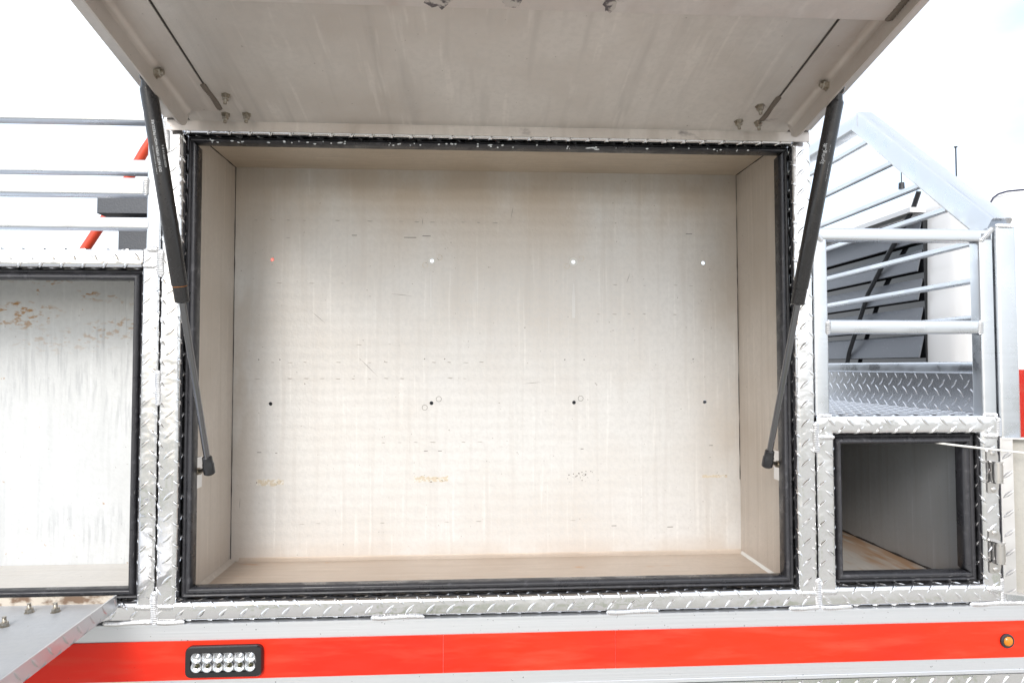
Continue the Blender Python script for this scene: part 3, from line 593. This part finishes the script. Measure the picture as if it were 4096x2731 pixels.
# ------------------------------------------------------------------ lamps in the stripe
lx, lz, ly = -.5265, -.5880, -.0042
m = MB(); pr = rrect(.1462, .0590, .011, 4); k = len(pr)
lay = [(0, 0), (.0, -.009), (.0018, -.0125), (.011, -.0135), (.0125, -.0085)]
v = []
for ins, dy in lay: v += [(lx+p[0]*(1-2*ins/.1462), ly+dy, lz+p[1]*(1-2*ins/.0590)) for p in pr]
m.add(v, [(j*k+i, j*k+(i+1) % k, (j+1)*k+(i+1) % k, (j+1)*k+i) for j in range(len(lay)-1) for i in range(k)]+[tuple(range(4*k, 5*k))])
lamp = m.build('flood_light', GLOSSB, truck, 30); tag(lamp, 'black rectangular flood light with twelve clear lenses')
for r in range(2):
    for c in range(6):
        q = Vector((lx-.0512+c*.0203, ly-.0088, lz+.0088-r*.0172)); m = MB(); m.lathe(q, (0, -1, 0), [(0, .0022), (.0008, .0052), (.0022, .0078), (.0036, .0092), (.0037, .0101)], 18, False); led = m.build('reflector', CHROME, lamp)
        m = MB(); m.lathe(q+Vector((0, .0001, 0)), (0, -1, 0), [(0, .0030), (.0016, .0026), (.0026, .0010)], 10); m.build('led_chip', LEDY if r else CHROME, led)
        m = MB(); m.lathe(q, (0, -1, 0), [(.0028, .0070), (.0040, .0062), (.0050, .0040), (.0053, .0010)], 14); m.build('lens_dome', LENS, led)
m = MB(); m.box(lx-.0615, lx+.0615, ly-.0089, ly-.0086, lz-.0185, lz+.0185); m.build('backing', pmat('grey_backing', (.34, .35, .37), .2, .8), lamp)
mx_, mz_ = 1.0627, -.5901
m = MB(); m.lathe((mx_, -.004, mz_), (0, -1, 0), [(0, .0145), (.004, .0145), (.0058, .0130), (.0062, .0108), (.0040, .0098)], 28, False); mk = m.build('marker_light', RUBBER, truck); tag(mk, 'small round amber marker light in black rubber ring')
m = MB(); m.lathe((mx_, -.004, mz_), (0, -1, 0), [(.002, .0100), (.0062, .0098), (.0085, .0075), (.0095, .0040), (.0098, .0008)], 24); m.build('lens', AMBER, mk)

# ------------------------------------------------------------------ cab
XC, YC = 1.35, .45
pr = [(XC+.10, YC+.02), (XC+.03, YC+.05), (XC+.008, YC+.10), (XC, YC+.19), (XC, 1.55), (XC+.03, 1.80), (XC+.12, 1.86), (3.2, 1.86), (3.2, YC)]
m = MB(); lay = [(-1.0, 0), (-.30, 0), (.05, 0), (.44, .010), (.500, .024), (.530, .050), (.552, .12), (.575, .40)]
v = []; cx, cy = 2.2, 1.15; k = len(pr)
for z, ins in lay: v += [(x+(cx-x)*ins/1.0, y+(cy-y)*ins/.75, z) for x, y in pr]
m.add(v, [(j*k+i, j*k+(i+1) % k, (j+1)*k+(i+1) % k, (j+1)*k+i) for j in range(len(lay)-1) for i in range(k)]+[tuple(range((len(lay)-1)*k, len(lay)*k))])
cab = m.build('cab', WHITEP, truck, 50); tag(cab, 'white truck cab behind the aluminium rack')
XW = XC-.004
m = MB(); m.box(XW-.002, XW+.03, .635, 1.60, -.045, .452); win = m.build('rear_window', GLASS, cab)
z = .432; i = 0
for i in range(5):
    z = .4115-i*.0890
    m = MB(); m.sweep([(0, 0), (-.018, -.062), (-.019, -.066), (-.015, -.068), (.0, -.006)], (XW-.003, .640, z+.018), (XW-.003, 1.60, z+.018), (1, 0, 0), (0, 0, 1)); m.build('louvre_slat', LOUV, win)
m = MB(); m.box(XW-.036, XW+.01, .633, .640, -.05, .455) if 0 else None
m.pipe([(XW-.026, .615, .515), (XW-.026, .640, .475), (XW-.026, .70, .415), (XW-.026, .770, .352), (XW-.026, .895, .230), (XW-.026, 1.02, .030), (XW-.026, 1.05, -.05)], .0075, 8); m.build('louvre_strap', LOUVD, win)
m = MB(); m.box(XW-.045, XW+.004, .63, 1.6, .455, .470); m.build('louvre_visor', WHITEP, win)
ys = YC-.002
m = MB(); arc = [(1.429, .20), (1.429, .40), (1.431, .430), (1.4342, .4451), (1.4438, .4616), (1.4599, .4732), (1.4863, .4811), (1.539, .4869), (1.70, .492), (2.6, .495)]
m.pipe([(x, .473, z) for x, z in arc], .0026, 8); m.build('window_seal', pmat('blue_black_seal', (.008, .012, .05), .4), cab)
m = MB(); m.box(1.503, 3.2, ys-.004, ys+.02, -.40, -.030); m.build('red_stripe', RED, cab)
for x, y, z0, z1, r in ((1.46, .64, .50, .665, .0022), (1.42, .85, .585, .67, .0018)):
    m = MB(); m.lathe((x, y, z0), (0, 0, 1), [(0, .010), (.022, .009), (.023, r), (z1-z0-.004, r), (z1-z0-.003, r*2.4), (z1-z0, r*2.4)], 10); m.build('antenna', LOUVD, cab)

# ------------------------------------------------------------------ things carried in the bed
box = empty('equipment_case', (-.92, .8, .16)); tag(box, 'dark grey case with overhanging lid standing behind the bed rails', 'case')
m = MB(); m.sweep(rrect(.23, .32, .012), (-.9936, .87, -.50), (-.9936, .87, .421), (1, 0, 0), (0, 1, 0)); m.build('body', BOXG, box)
m = MB(); m.sweep(rrect(.300, .40, .010), (-1.000, .87, .4316), (-1.000, .87, .512), (1, 0, 0), (0, 1, 0)); m.build('lid', BOXG, box)
m = MB(); m.pipe([(-1.66, 1.16, .05), (-1.4454, 1.16, .408), (-1.376, 1.16, .5217), (-1.2424, 1.16, .7718), (-1.10, 1.15, .99), (-1.0, 1.12, 1.02), (-.90, 1.08, .86), (-.721, .95, .341), (-.60, .93, .12), (-.50, .92, -.20), (-.48, .92, -.50)], .017, 16)
tag(m.build('red_pipe', REDP), 'bent red painted pipe slanting up behind the dark grey case', 'pipe')

S.render.resolution_x, S.render.resolution_y = 1024, 682
S.render.engine = 'CYCLES'
S.cycles.max_bounces = 8; S.cycles.diffuse_bounces = 4; S.cycles.glossy_bounces = 4; S.cycles.caustics_reflective = False; S.cycles.caustics_refractive = False
